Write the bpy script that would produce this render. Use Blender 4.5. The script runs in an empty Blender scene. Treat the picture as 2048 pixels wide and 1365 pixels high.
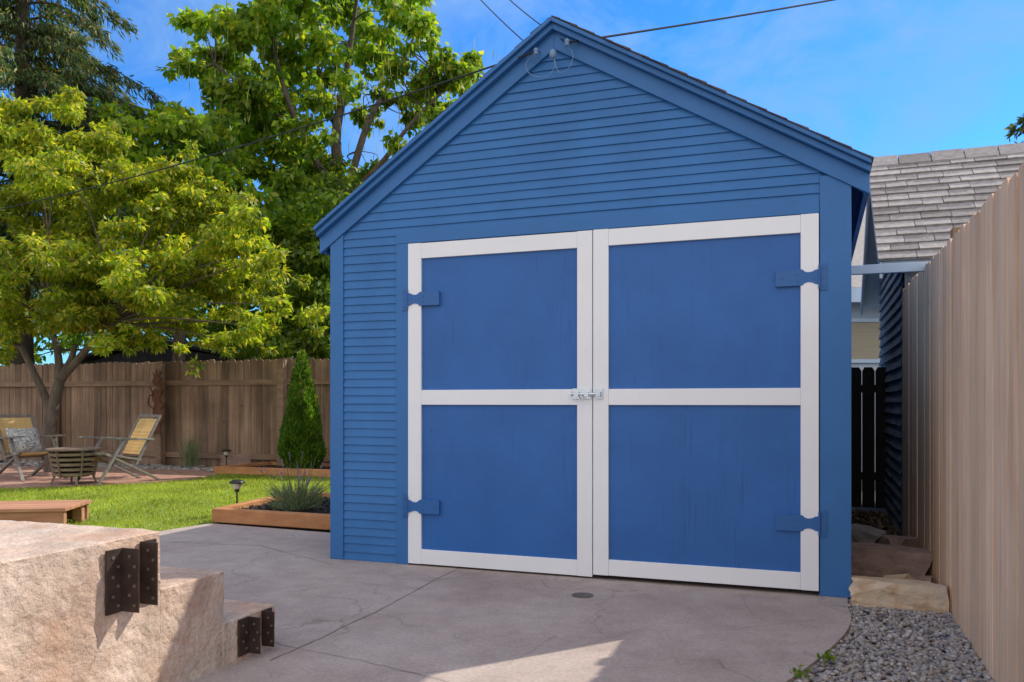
import bpy, bmesh, math, random
import numpy as np
from mathutils import Vector, Matrix, Euler
from mathutils import noise as nz
random.seed(7); rng = np.random.default_rng(7)
scene = bpy.context.scene
col = scene.collection
F = 1650.0; HZ = 805.0; CH = 1.1
TH = math.atan2(-0.3453, 0.9386)
CU, SU = math.cos(TH), math.sin(TH)
def P(px, py, Y): return Vector(((px-1024)/F*Y, Y, CH+(HZ-py)/F*Y))
def G(px, py, z=0.0):
    Y = (CH-z)*F/(py-HZ); return Vector(((px-1024)/F*Y, Y, z))
def W(u, n, z=0.0): return Vector((u*CU-n*SU, u*SU+n*CU, z))

# ------------------------------------------------------------------ materials
def nt(name):
    m = bpy.data.materials.new(name); m.use_nodes = True
    t = m.node_tree; b = t.nodes['Principled BSDF']
    return m, t, b
def N(t, kind, **kw):
    n = t.nodes.new(kind)
    for k, v in kw.items():
        if k in n.inputs: n.inputs[k].default_value = v
        else: setattr(n, k, v)
    return n
def rgba(c): return (c[0], c[1], c[2], 1.0)
def mixc(t, fac, a, b, blend='MIX'):
    m = t.nodes.new('ShaderNodeMix'); m.data_type = 'RGBA'; m.blend_type = blend
    for sock, v in ((m.inputs[0], fac), (m.inputs[6], a), (m.inputs[7], b)):
        if isinstance(v, bpy.types.NodeSocket): t.links.new(v, sock)
        elif isinstance(v, (int, float)): sock.default_value = v
        else: sock.default_value = rgba(v)
    return m.outputs[2]
def ramp(t, src, stops):
    r = t.nodes.new('ShaderNodeValToRGB'); e = r.color_ramp.elements
    while len(e) < len(stops): e.new(0.5)
    for el, (p, c) in zip(e, stops):
        el.position = p; el.color = rgba(c) if not isinstance(c, (int, float)) else (c, c, c, 1)
    t.links.new(src, r.inputs[0]); return r.outputs[0]
def coords(t, scale=(1, 1, 1), rot=(0, 0, 0)):
    tc = t.nodes.new('ShaderNodeTexCoord'); mp = t.nodes.new('ShaderNodeMapping')
    mp.inputs['Scale'].default_value = scale; mp.inputs['Rotation'].default_value = rot
    t.links.new(tc.outputs['Object'], mp.inputs['Vector']); return mp.outputs[0]
def noise(t, vec, scale, detail=5, rough=0.55, dist=0.0):
    n = N(t, 'ShaderNodeTexNoise', Scale=scale, Detail=detail, Roughness=rough, Distortion=dist)
    t.links.new(vec, n.inputs['Vector']); return n.outputs[0]
def bump(t, b, h, strength, dist=0.01, prev=None):
    bp = N(t, 'ShaderNodeBump', Strength=strength, Distance=dist)
    t.links.new(h, bp.inputs['Height'])
    if prev is not None: t.links.new(prev, bp.inputs['Normal'])
    t.links.new(bp.outputs[0], b.inputs['Normal']); return bp.outputs[0]
def mk(name, c1, c2, scale=3.0, stretch=(1, 1, 1), rough=0.7, bs=0.2, bscale=40, island=0.0, c3=None, metal=0.0, bdist=0.004, spec=0.35, knots=0.0, stain=0.0):
    m, t, b = nt(name)
    v = coords(t, stretch)
    c = ramp(t, noise(t, v, scale, 6, .6), [(.3, c1), (.7, c2)] if c3 is None else [(.28, c1), (.5, c2), (.72, c3)])
    if island:
        g = t.nodes.new('ShaderNodeNewGeometry')
        k = ramp(t, g.outputs['Random Per Island'], [(0, 1-island), (1, 1+island)])
        c = mixc(t, 1.0, c, k, 'MULTIPLY')
    if stain:
        k = ramp(t, noise(t, coords(t), 1.3, 5, .65), [(.35, 1-stain), (.65, 1.08)]); c = mixc(t, 1.0, c, k, 'MULTIPLY')
    if knots:
        vo = N(t, 'ShaderNodeTexVoronoi', Scale=knots); t.links.new(coords(t, (1, 1, .7)), vo.inputs['Vector'])
        k = ramp(t, vo.outputs['Distance'], [(.022, .25), (.05, 1)]); c = mixc(t, 1.0, c, k, 'MULTIPLY')
    t.links.new(c, b.inputs['Base Color'])
    b.inputs['Roughness'].default_value = rough; b.inputs['Metallic'].default_value = metal
    b.inputs['Specular IOR Level'].default_value = spec
    if bs: bump(t, b, noise(t, v, bscale, 5, .6), bs, bdist)
    return m
def leafmat(name, stops, trans=(1.6, 1.5, .5), tf=0.42, clump=0.5, cscale=0.9):
    m, t, b = nt(name)
    g = t.nodes.new('ShaderNodeNewGeometry')
    c = ramp(t, g.outputs['Random Per Island'], stops)
    v = coords(t)
    k = ramp(t, noise(t, v, cscale, 2), [(.35, 1-clump), (.68, 1+clump*.7)])
    c = mixc(t, 1.0, c, k, 'MULTIPLY')
    t.links.new(c, b.inputs['Base Color']); b.inputs['Roughness'].default_value = .45
    b.inputs['Specular IOR Level'].default_value = .35
    tr = t.nodes.new('ShaderNodeBsdfTranslucent')
    t.links.new(mixc(t, 1.0, c, trans, 'MULTIPLY'), tr.inputs['Color'])
    mx = N(t, 'ShaderNodeMixShader'); mx.inputs[0].default_value = tf
    t.links.new(b.outputs[0], mx.inputs[1]); t.links.new(tr.outputs[0], mx.inputs[2])
    t.links.new(mx.outputs[0], t.nodes['Material Output'].inputs['Surface'])
    return m
def paint(name, base, grain=0.0, var=0.06, rough=0.5, bs=.25):
    m, t, b = nt(name); v = coords(t)
    lo = tuple(x*(1-var) for x in base); hi = tuple(x*(1+var) for x in base)
    c = ramp(t, noise(t, v, 2.2, 6, .65), [(.3, lo), (.7, hi)])
    n1 = noise(t, v, 60, 4, .6)
    vs = coords(t, (90, 90, 2.2)); g = noise(t, vs, 1.0, 4, .7)
    if grain:
        msk = ramp(t, noise(t, coords(t, (3, 3, .6)), 1.6, 3), [(.46, 0), (.64, 1)])
        gl = ramp(t, g, [(.57, 0), (.67, 1)])
        mm = N(t, 'ShaderNodeMath', operation='MULTIPLY'); t.links.new(msk, mm.inputs[0]); t.links.new(gl, mm.inputs[1])
        m2 = N(t, 'ShaderNodeMath', operation='MULTIPLY'); t.links.new(mm.outputs[0], m2.inputs[0]); m2.inputs[1].default_value = grain
        c = mixc(t, m2.outputs[0], c, tuple(x*.45 for x in base))
        vo = N(t, 'ShaderNodeTexVoronoi', Scale=3.1); t.links.new(v, vo.inputs['Vector'])
        c = mixc(t, 1.0, c, ramp(t, vo.outputs['Distance'], [(.012, .5), (.03, 1)]), 'MULTIPLY')
    t.links.new(c, b.inputs['Base Color']); b.inputs['Roughness'].default_value = rough
    b.inputs['Specular IOR Level'].default_value = .35
    p = bump(t, b, n1, bs, .002); bump(t, b, g, bs*.7, .002, p)
    return m
M = {}
M['blue'] = paint('blue_paint', (.036, .150, .385), 0, .08, .5, .3)
M['blue_siding'] = paint('blue_siding_paint', (.031, .148, .385), 0, .12, .5, .4)
M['blue_door'] = paint('blue_door_paint', (.026, .122, .375), .55, .11, .46, .4)
M['blue_hinge'] = paint('blue_hinge_paint', (.030, .122, .345), 0, .08, .4, .3)
M['white'] = paint('white_trim_paint', (.80, .81, .83), .10, .03, .5, .25)
M['dark'] = mk('painted_shade', (.01, .01, .012), (.015, .015, .016))  # near-black colour standing in for shade in the door gaps and drain
M['chrome'] = mk('zinc_metal', (.5, .56, .62), (.65, .70, .75), 8, rough=.28, bs=.05, metal=1)
M['ceramic'] = mk('insulator_ceramic', (.13, .23, .40), (.20, .31, .48), 8, rough=.3, bs=.05)
M['wire'] = mk('wire_rubber', (.02, .02, .022), (.03, .03, .034), 8, rough=.6, bs=0)
M['shingle_dark'] = mk('brown_shingle', (.06, .045, .045), (.12, .095, .09), 30, rough=.9, bs=.5, bscale=160, island=.35)
M['shingle_grey'] = mk('grey_shingle', (.23, .21, .20), (.36, .335, .325), 22, rough=.92, bs=.5, bscale=190, island=.30)
M['cedar'] = mk('raw_cedar', (.62, .335, .185), (.84, .56, .36), 1.2, (9, 9, .6), rough=.8, bs=.5, bscale=7, island=.14, c3=(.75, .45, .265), knots=2.1, stain=.08)
M['fence_old'] = mk('weathered_fence', (.17, .105, .066), (.40, .265, .175), 1.5, (9, 9, .5), rough=.85, bs=.7, bscale=7, island=.34, knots=2.6, stain=.35)
M['fence_rail'] = mk('fence_rail_wood', (.22, .135, .083), (.35, .235, .155), 2, (1.2, 6, 9), rough=.85, bs=.5, bscale=9, stain=.2)
M['gate_black'] = mk('black_stained_wood', (.010, .010, .012), (.022, .021, .022), 2, (9, 9, 1), rough=.7, bs=.4, bscale=9)
M['timber'] = mk('orange_timber', (.36, .15, .06), (.54, .26, .11), 2, (2, 2, 7), rough=.7, bs=.4, bscale=14)
M['deck_wood'] = mk('deck_wood', (.34, .15, .085), (.50, .27, .165), 2, (1, 9, 6), rough=.7, bs=.4, bscale=10, island=.15)
M['mulch'] = mk('mulch', (.02, .014, .011), (.07, .05, .04), 30, rough=.95, bs=1, bscale=60, bdist=.03)
M['soil'] = mk('soil', (.05, .042, .036), (.12, .10, .09), 14, rough=.95, bs=1, bscale=60, bdist=.03)
M['ground'] = mk('ground_dirt', (.07, .075, .04), (.13, .12, .07), .8, rough=.95, bs=.6, bscale=20)
M['lawn_base'] = mk('lawn_soil', (.12, .19, .02), (.22, .29, .04), 3, rough=.95, bs=.6, bscale=60)
M['stone_tan'] = mk('tan_sandstone', (.38, .22, .10), (.60, .47, .33), 7, rough=.85, bs=.9, bscale=22, c3=(.48, .40, .33), bdist=.014)
M['stone_brown'] = mk('brown_stone', (.14, .09, .07), (.34, .23, .185), 6, rough=.85, bs=.9, bscale=20, c3=(.23, .16, .14), bdist=.014)
M['stone_grey'] = mk('grey_stone', (.20, .17, .16), (.36, .32, .30), 6, rough=.85, bs=.9, bscale=20, bdist=.014)
M['steel'] = mk('dark_steel', (.030, .020, .017), (.075, .05, .04), 14, rough=.55, bs=.3, bscale=50, metal=.3)
M['bolt'] = mk('bolt_steel', (.13, .10, .09), (.20, .16, .14), 14, rough=.5, bs=0, metal=.3)
M['rust'] = mk('rusty_metal', (.09, .035, .02), (.20, .09, .05), 9, rough=.85, bs=.5, bscale=50)
M['grey_wood'] = mk('grey_wood_frame', (.14, .122, .11), (.24, .215, .19), 3, (8, 8, 8), rough=.6, bs=.2)
M['web'] = leafmat('yellow_webbing', [(0, (.76, .56, .25)), (1, (.88, .70, .37))], (1, .97, .85), .55, .05, 3)
M['pit'] = mk('brown_slat_wood', (.17, .115, .085), (.28, .20, .155), 6, rough=.6, bs=.2)
M['black'] = mk('black_plastic', (.012, .012, .013), (.02, .02, .02), 6, rough=.35, bs=0)
M['glass'] = mk('frosted_lens', (.55, .55, .48), (.65, .64, .56), 6, rough=.15, bs=0)
M['bark'] = mk('bark', (.07, .052, .04), (.17, .13, .10), 3, (6, 6, 1.3), rough=.9, bs=.9, bscale=10, bdist=.02)
M['bark_pale'] = mk('pale_bark', (.085, .066, .05), (.19, .15, .12), 3, (5, 5, 1.3), rough=.9, bs=.9, bscale=8, bdist=.02)
M['house_white'] = mk('pale_house_paint', (.36, .41, .47), (.44, .49, .55), 3, rough=.6, bs=.1)
M['trim_pale'] = mk('pale_blue_trim', (.40, .50, .62), (.48, .58, .70), 4, rough=.5, bs=.1)
M['grey_siding'] = mk('weathered_grey_siding', (.17, .20, .24), (.34, .38, .43), 2.5, (4, 1, 8), rough=.8, bs=.5, bscale=14)
M['blind'] = mk('tan_blind', (.30, .25, .18), (.38, .32, .23), 2, (1, 1, 22), rough=.6, bs=.2)
M['roof_dark'] = mk('charcoal_roof', (.03, .032, .036), (.06, .06, .066), 8, rough=.8, bs=.3)
M['drain'] = mk('drain_metal', (.13, .115, .105), (.22, .20, .19), 20, rough=.5, bs=.2, metal=.4)
def pebble_mat():
    m, t, b = nt('river_pebbles')
    g = t.nodes.new('ShaderNodeNewGeometry')
    c = ramp(t, g.outputs['Random Per Island'], [(0, (.14, .13, .14)), (.35, (.34, .31, .30)), (.6, (.29, .235, .19)), (.8, (.48, .45, .43)), (1, (.20, .19, .20))])
    k = ramp(t, noise(t, coords(t), 90, 3), [(.3, .8), (.7, 1.15)])
    t.links.new(mixc(t, 1, c, k, 'MULTIPLY'), b.inputs['Base Color']); b.inputs['Roughness'].default_value = .6
    return m
M['pebble'] = pebble_mat()
def concrete(name, c1, c2, c3, cracks=True, rough_bump=.3):
    m, t, b = nt(name); v = coords(t)
    c = ramp(t, noise(t, v, 1.1, 8, .62, .4), [(.28, c1), (.5, c2), (.74, c3)])
    sp = ramp(t, noise(t, v, 55, 4, .7), [(.30, .82), (.62, 1.08)])
    c = mixc(t, 1, c, sp, 'MULTIPLY')
    bl = ramp(t, noise(t, v, 5.5, 7, .7), [(.25, .82), (.6, 1.06)])
    c = mixc(t, 1, c, bl, 'MULTIPLY')
    h = noise(t, v, 30, 6, .65)
    if cracks:
        nz_ = N(t, 'ShaderNodeTexNoise', Scale=1.6, Detail=5.0); t.links.new(v, nz_.inputs['Vector'])
        vv = N(t, 'ShaderNodeVectorMath', operation='MULTIPLY_ADD'); t.links.new(nz_.outputs['Color'], vv.inputs[0])
        vv.inputs[1].default_value = (1.1, 1.1, 0); t.links.new(v, vv.inputs[2])
        vo = N(t, 'ShaderNodeTexVoronoi', feature='DISTANCE_TO_EDGE', Scale=.85); t.links.new(vv.outputs[0], vo.inputs['Vector'])
        cr = ramp(t, vo.outputs['Distance'], [(0.0, .6), (.005, 0)])
        mk_ = ramp(t, noise(t, v, 1.3, 3), [(.42, 0), (.52, 1)])
        mu = N(t, 'ShaderNodeMath', operation='MULTIPLY'); t.links.new(cr, mu.inputs[0]); t.links.new(mk_, mu.inputs[1])
        c = mixc(t, mu.outputs[0], c, tuple(x*.5 for x in c1))
    else:
        pt = ramp(t, noise(t, v, 26, 6, .75), [(.30, .42), (.41, 1)])
        c = mixc(t, 1, c, pt, 'MULTIPLY')
        rs = ramp(t, noise(t, v, 3.2, 6, .7), [(.46, 0), (.66, .65)])
        c = mixc(t, rs, c, (.50, .29, .19))
        vs_ = ramp(t, noise(t, coords(t, (7, 7, 1.1)), 1.0, 4, .6), [(.35, .78), (.6, 1.0)])
        c = mixc(t, 1, c, vs_, 'MULTIPLY')
    t.links.new(c, b.inputs['Base Color']); b.inputs['Roughness'].default_value = .82
    b.inputs['Specular IOR Level'].default_value = .25
    p = bump(t, b, noise(t, v, 7, 6, .6), rough_bump, .02); bump(t, b, h, rough_bump, .006 if cracks else .012, p)
    return m
M['concrete'] = concrete('stamped_concrete', (.325, .258, .230), (.40, .33, .298), (.455, .39, .352))
M['concrete_step'] = concrete('pitted_concrete', (.50, .37, .295), (.62, .49, .40), (.70, .59, .51), False, 1.0)
def brick_mat():
    m, t, b = nt('patio_brick'); v = coords(t, (1, 1, 1), (0, 0, .35))
    br = N(t, 'ShaderNodeTexBrick', Scale=4.5); t.links.new(v, br.inputs['Vector'])
    br.inputs['Color1'].default_value = (.34, .16, .11, 1); br.inputs['Color2'].default_value = (.48, .27, .20, 1)
    br.inputs['Mortar'].default_value = (.25, .2, .17, 1); br.inputs['Mortar Size'].default_value = .02
    t.links.new(br.outputs[0], b.inputs['Base Color']); b.inputs['Roughness'].default_value = .85
    return m
M['brick'] = brick_mat()
def pillow_mat():
    m, t, b = nt('pillow_print'); v = coords(t)
    vo = N(t, 'ShaderNodeTexNoise', Scale=16.0, Detail=2.0, Distortion=1.5); t.links.new(v, vo.inputs['Vector'])
    t.links.new(ramp(t, vo.outputs[0], [(.44, (.55, .53, .5)), (.5, (.10, .12, .14)), (.6, (.45, .44, .42))]), b.inputs['Base Color'])
    b.inputs['Roughness'].default_value = .9; return m
M['pillow'] = pillow_mat()
M['leaf_dogwood'] = leafmat('leaf_dogwood', [(0, (.13, .23, .022)), (.4, (.26, .36, .032)), (.75, (.42, .45, .048)), (1, (.56, .48, .075))], (1.75, 1.65, .45), .55, .40, 1.6)
M['leaf_catalpa'] = leafmat('leaf_catalpa', [(0, (.095, .205, .024)), (.5, (.20, .33, .032)), (.85, (.31, .40, .038)), (1, (.45, .43, .055))], (1.75, 1.65, .5), .55, .40, .6)
M['leaf_dense'] = leafmat('leaf_dense', [(0, (.08, .17, .022)), (.5, (.17, .28, .03)), (1, (.30, .38, .044))], (1.7, 1.6, .5), .54, .46, .7)
M['needle'] = leafmat('spruce_needle', [(0, (.05, .11, .05)), (.5, (.10, .17, .06)), (.8, (.19, .24, .06)), (1, (.36, .25, .09))], (1.3, 1.3, .6), .42, .4, .9)
M['arbor'] = leafmat('arborvitae_leaf', [(0, (.045, .13, .017)), (.6, (.10, .22, .024)), (1, (.26, .34, .032))], (1.5, 1.5, .5), .45, .4, 3)
M['grass'] = leafmat('grass_blade', [(0, (.19, .29, .027)), (.5, (.33, .44, .04)), (1, (.53, .53, .11))], (1.5, 1.4, .5), .45, .3, 1.2)
M['lav_leaf'] = leafmat('lavender_leaf', [(0, (.15, .20, .10)), (1, (.31, .37, .20))], (1.3, 1.3, .8), .35, .2, 3)
M['lav_flower'] = leafmat('lavender_flower', [(0, (.20, .13, .28)), (1, (.40, .31, .50))], (1.2, 1, 1.3), .35, .2, 3)
M['pod'] = leafmat('seed_pod', [(0, (.30, .36, .08)), (1, (.48, .48, .14))], (1.3, 1.3, .5), .4, .2, 1)

# ------------------------------------------------------------------ mesh builder
class MB:
    def __init__(s): s.v = []; s.f = []
    def add(s, vs, fs):
        o = len(s.v); s.v += [tuple(x) for x in vs]; s.f += [tuple(i+o for i in f) for f in fs]
    def box(s, x0, x1, y0, y1, z0, z1):
        s.add([(x0, y0, z0), (x1, y0, z0), (x1, y1, z0), (x0, y1, z0), (x0, y0, z1), (x1, y0, z1), (x1, y1, z1), (x0, y1, z1)],
              [(0, 3, 2, 1), (4, 5, 6, 7), (0, 1, 5, 4), (1, 2, 6, 5), (2, 3, 7, 6), (3, 0, 4, 7)])
    def bar(s, p0, p1, w, h, up=(0, 0, 1)):
        p0 = Vector(p0); p1 = Vector(p1); d = (p1-p0).normalized(); up = Vector(up)
        a = d.cross(up)
        if a.length < 1e-4: a = d.cross(Vector((0, 1, 0)))
        a.normalize(); b = a.cross(d).normalized(); a *= w/2; b *= h/2
        s.add([p0-a-b, p0+a-b, p0+a+b, p0-a+b, p1-a-b, p1+a-b, p1+a+b, p1-a+b],
              [(0, 3, 2, 1), (4, 5, 6, 7), (0, 1, 5, 4), (1, 2, 6, 5), (2, 3, 7, 6), (3, 0, 4, 7)])
    def prism(s, poly, y0, y1):            # polygon in x,z extruded along y
        n = len(poly)
        s.add([(x, y0, z) for x, z in poly]+[(x, y1, z) for x, z in poly],
              [tuple(range(n)), tuple(range(2*n-1, n-1, -1))]+[(i, n+i, n+(i+1) % n, (i+1) % n) for i in range(n)])
    def prismx(s, poly, x0, x1):           # polygon in y,z extruded along x
        n = len(poly)
        s.add([(x0, y, z) for y, z in poly]+[(x1, y, z) for y, z in poly],
              [tuple(range(n)), tuple(range(2*n-1, n-1, -1))]+[(i, n+i, n+(i+1) % n, (i+1) % n) for i in range(n)])
    def prismz(s, poly, z0, z1):
        n = len(poly)
        s.add([(x, y, z0) for x, y in poly]+[(x, y, z1) for x, y in poly],
              [tuple(range(n-1, -1, -1)), tuple(range(n, 2*n))]+[(i, (i+1) % n, n+(i+1) % n, n+i) for i in range(n)])
    def tube(s, pts, rad, n=8, cap=True):
        pts = [Vector(p) for p in pts]
        if isinstance(rad, (int, float)): rad = [rad]*len(pts)
        o = len(s.v); prev = None
        for i, p in enumerate(pts):
            d = (pts[min(i+1, len(pts)-1)]-pts[max(i-1, 0)]).normalized()
            ref = prev if prev is not None else (Vector((1, 0, 0)) if abs(d.x) < .9 else Vector((0, 1, 0)))
            a = (ref-d*ref.dot(d)).normalized(); prev = a; b = d.cross(a)
            for k in range(n):
                an = 2*math.pi*k/n; s.v.append(tuple(p+(a*math.cos(an)+b*math.sin(an))*rad[i]))
        for i in range(len(pts)-1):
            for k in range(n):
                q = o+i*n; s.f.append((q+k, q+(k+1) % n, q+n+(k+1) % n, q+n+k))
        if cap:
            s.f.append(tuple(o+k for k in range(n-1, -1, -1))); q = o+(len(pts)-1)*n; s.f.append(tuple(q+k for k in range(n)))
    def lathe(s, prof, c=(0, 0, 0), n=16):
        o = len(s.v)
        for r, z in prof:
            for k in range(n):
                a = 2*math.pi*k/n; s.v.append((c[0]+r*math.cos(a), c[1]+r*math.sin(a), c[2]+z))
        for i in range(len(prof)-1):
            for k in range(n):
                q = o+i*n; s.f.append((q+k, q+(k+1) % n, q+n+(k+1) % n, q+n+k))
        s.f.append(tuple(o+k for k in range(n-1, -1, -1))); q = o+(len(prof)-1)*n; s.f.append(tuple(q+k for k in range(n)))
    def build(s, name, mat, parent=None, bevel=0.0, smooth=False):
        me = bpy.data.meshes.new(name); me.from_pydata(s.v, [], s.f); me.update()
        return link(name, me, mat, parent, bevel, smooth)
def link(name, me, mat, parent=None, bevel=0.0, smooth=False):
    me.materials.append(mat)
    if smooth: me.polygons.foreach_set('use_smooth', [True]*len(me.polygons))
    o = bpy.data.objects.new(name, me); col.objects.link(o)
    if parent is not None: o.parent = parent
    if bevel:
        b = o.modifiers.new('Bevel', 'BEVEL'); b.width = bevel; b.segments = 2; b.limit_method = 'ANGLE'
    return o
def tag(o, label, cat, group=None):
    o['label'] = label; o['category'] = cat
    if group: o['group'] = group
    return o
def thing(name, label, cat, loc=(0, 0, 0), rz=0.0, group=None):
    o = bpy.data.objects.new(name, None); col.objects.link(o); o.empty_display_size = .1
    o.location = loc; o.rotation_euler = (0, 0, rz); return tag(o, label, cat, group)
def struct(o): o['kind'] = 'structure'; return o
def stuff(o): o['kind'] = 'stuff'; return o
def copytree(o, parent=None):
    c = o.copy(); col.objects.link(c); c.parent = parent
    for ch in list(o.children): copytree(ch, c)
    return c
def kites(c, d, L, Wd, fold=.12):
    n = len(c); d = d/np.linalg.norm(d, axis=1, keepdims=True)
    r = rng.normal(size=(n, 3)); w = np.cross(d, r); w /= np.linalg.norm(w, axis=1, keepdims=True)+1e-9
    m = np.cross(w, d); L = np.asarray(L).reshape(-1, 1); Wd = np.asarray(Wd).reshape(-1, 1)
    v = np.stack([c, c+d*L*.42+w*Wd*.5+m*L*fold, c+d*L, c+d*L*.42-w*Wd*.5+m*L*fold], 1).reshape(-1, 3)
    return v
def kite_mesh(name, v, mat, parent=None):
    n = len(v)//4
    me = bpy.data.meshes.new(name)
    me.vertices.add(n*4); me.vertices.foreach_set('co', v.astype(np.float32).ravel())
    me.loops.add(n*4); me.loops.foreach_set('vertex_index', np.arange(n*4, dtype=np.int32))
    me.polygons.add(n); me.polygons.foreach_set('loop_start', np.arange(0, n*4, 4, dtype=np.int32))
    me.update(calc_edges=True); me.validate()
    return link(name, me, mat, parent)
def inpoly(x, y, poly):
    c = np.zeros(len(x), bool); n = len(poly)
    for i in range(n):
        x1, y1 = poly[i][0], poly[i][1]; x2, y2 = poly[(i+1) % n][0], poly[(i+1) % n][1]
        hit = ((y1 > y) != (y2 > y)) & (x < (x2-x1)*(y-y1)/((y2-y1)+1e-12)+x1); c ^= hit
    return c
def loop(pts):
    r = []
    for i in range(len(pts)-1):
        p0 = pts[max(i-1, 0)]; p1 = pts[i]; p2 = pts[i+1]; p3 = pts[min(i+2, len(pts)-1)]
        for k in range(6):
            f = k/6; r.append(.5*((2*p1)+(p2-p0)*f+(2*p0-5*p1+4*p2-p3)*f*f+(3*p1-p0-3*p2+p3)*f**3))
    return r+[pts[-1]]

# ------------------------------------------------------------------ camera, sun, sky
cam = bpy.data.cameras.new('camera'); co = bpy.data.objects.new('camera', cam); col.objects.link(co)
co.location = (0, 0, CH); co.rotation_euler = (math.pi/2, 0, 0)
cam.lens = F/2048*36; cam.sensor_width = 36; cam.shift_y = (HZ-682.5)/2048; cam.clip_end = 1000; cam.clip_start = .05
scene.camera = co
A_, B_ = .765, .925
S = (W(A_, B_)+Vector((0, 0, 1))).normalized()
sun = bpy.data.lights.new('sun', 'SUN'); sun.energy = 5.0; sun.angle = math.radians(.5); sun.color = (1, .91, .77)
so = bpy.data.objects.new('sun', sun); col.objects.link(so); so.rotation_euler = S.to_track_quat('Z', 'Y').to_euler()
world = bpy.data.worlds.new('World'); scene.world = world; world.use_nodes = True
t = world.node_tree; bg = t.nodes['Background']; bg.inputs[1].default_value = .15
sky = t.nodes.new('ShaderNodeTexSky'); sky.sky_type = 'NISHITA'; sky.sun_disc = False
sky.sun_elevation = math.asin(S.z); sky.sun_rotation = math.atan2(S.x, S.y); sky.ozone_density = 3.0; sky.dust_density = .3; sky.air_density = 1.0
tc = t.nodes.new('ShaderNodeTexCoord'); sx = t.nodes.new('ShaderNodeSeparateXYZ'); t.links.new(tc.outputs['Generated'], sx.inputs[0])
hs = N(t, 'ShaderNodeHueSaturation', Saturation=1.25, Value=1.0); t.links.new(sky.outputs[0], hs.inputs['Color'])
c0 = mixc(t, 1.0, hs.outputs[0], (.5, 1.04, 1.5), 'MULTIPLY')
mp = t.nodes.new('ShaderNodeMapping'); mp.inputs['Scale'].default_value = (1.3, 1, 1.6); mp.inputs['Location'].default_value = (.37, .2, .1); t.links.new(tc.outputs['Generated'], mp.inputs[0])
wisp = ramp(t, noise(t, mp.outputs[0], 4.2, 8, .62, 1.1), [(.40, 0), (.72, .8)])
c1 = mixc(t, wisp, c0, (2.0, 3.5, 6.2))
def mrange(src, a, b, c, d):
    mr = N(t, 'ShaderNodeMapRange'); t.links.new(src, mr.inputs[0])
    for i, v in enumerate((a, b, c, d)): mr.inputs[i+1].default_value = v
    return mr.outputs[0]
c2 = mixc(t, mrange(sx.outputs[2], .60, .9, 0, .6), c1, (7.7, 7.4, 7.3))  # white added overhead, out of view, as fill to lighten the shaded ground
c3 = mixc(t, mrange(sx.outputs[1], .05, -.5, 0, .9), c2, (9.6, 9.25, 9.1))  # added white sky behind the camera, unseen fill for the shed front
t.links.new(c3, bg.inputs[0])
scene.view_settings.view_transform = 'Standard'; scene.view_settings.look = 'None'; scene.view_settings.exposure = 0

# ------------------------------------------------------------------ ground surfaces
mb = MB(); mb.add([(-300, -300, -.06), (300, -300, -.06), (300, 300, -.06), (-300, 300, -.06)], [(0, 1, 2, 3)])
struct(mb.build('ground', M['ground']))
ep = [Vector(p) for p in ((1.905, 4.68), (1.80, 4.42), (1.735, 4.22), (1.61, 3.97), (1.43, 3.70), (1.22, 3.42), (1.05, 3.22), (.76, 2.95), (.3, 2.65), (-.4, 2.2), (-1, 1.2), (-1, -3))]
edge = [(p.x, p.y) for p in loop(ep)]
pad = edge+[(-7, -3), (-7, 4.5), (-4.4, 6.3), (-3.0, 7.05), (-2.74, 7.50), (-1.45, 6.92), (-.2, 6.6), (1.95, 5.3)]
mb = MB(); mb.prismz(pad[::-1], -.10, 0.0); pd = struct(mb.build('concrete_pad', M['concrete']))
M['joint'] = mk('joint_groove', (.19, .155, .14), (.27, .225, .205), 6, rough=.9, bs=0)
def strip(pts, w, name, parent):
    m_ = MB(); pts = [Vector(p) for p in pts]; L = []; R = []
    q = []
    for i in range(len(pts)-1):
        for k in range(8):
            p = pts[i].lerp(pts[i+1], k/8); q.append(p+Vector((random.uniform(-1, 1), random.uniform(-1, 1), 0))*.006)
    q.append(pts[-1])
    for i, p in enumerate(q):
        d = (q[min(i+1, len(q)-1)]-q[max(i-1, 0)]).normalized(); a = Vector((-d.y, d.x, 0))*w/2*random.uniform(.5, 1.2)
        L.append((p+a)); R.append((p-a))
    vs = [(p.x, p.y, .003) for p in L]+[(p.x, p.y, .003) for p in R]; n = len(L)
    m_.add(vs, [(i, n+i, n+i+1, i+1) for i in range(n-1)]); return m_.build(name, M['joint'], parent)
strip([G(925, 1132), G(780, 1210), G(640, 1278), G(540, 1322)], .006, 'control_joint', pd)
strip([G(548, 1287), G(700, 1318), G(850, 1352), G(960, 1385)], .005, 'control_joint', pd)
strip([G(330, 1085), G(520, 1092), G(664, 1130)], .005, 'crack', pd)
strip([G(560, 1190), G(700, 1165), G(860, 1180), G(990, 1165), G(1150, 1205), G(1300, 1190)], .0025, 'crack', pd)
strip([G(1170, 1290), G(1300, 1255), G(1450, 1262), G(1640, 1240)], .0025, 'crack', pd)
strip([G(1480, 1190), G(1500, 1225), G(1530, 1245)], .0025, 'crack', pd)
dr = thing('floor_drain', 'small round metal drain set in the concrete before the doors', 'drain', G(1165, 1192))
mb = MB(); mb.lathe([(.062, .0), (.062, .006), (.056, .007), (.054, .004)], n=28); mb.build('rim', M['drain'], dr)
mb = MB()
for k in range(-4, 5): 
    h = math.sqrt(max(.051**2-(k*.0115)**2, 0)); mb.box(k*.0115-.004, k*.0115+.004, -h, h, .0035, .0075)
mb.build('grate', M['drain'], dr)
mb = MB(); mb.lathe([(.0535, .0035), (.0525, .0042)], n=24); mb.build('drain_shade_disc', M['dark'], dr)  # solid disc, shade under the grate painted near-black
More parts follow.
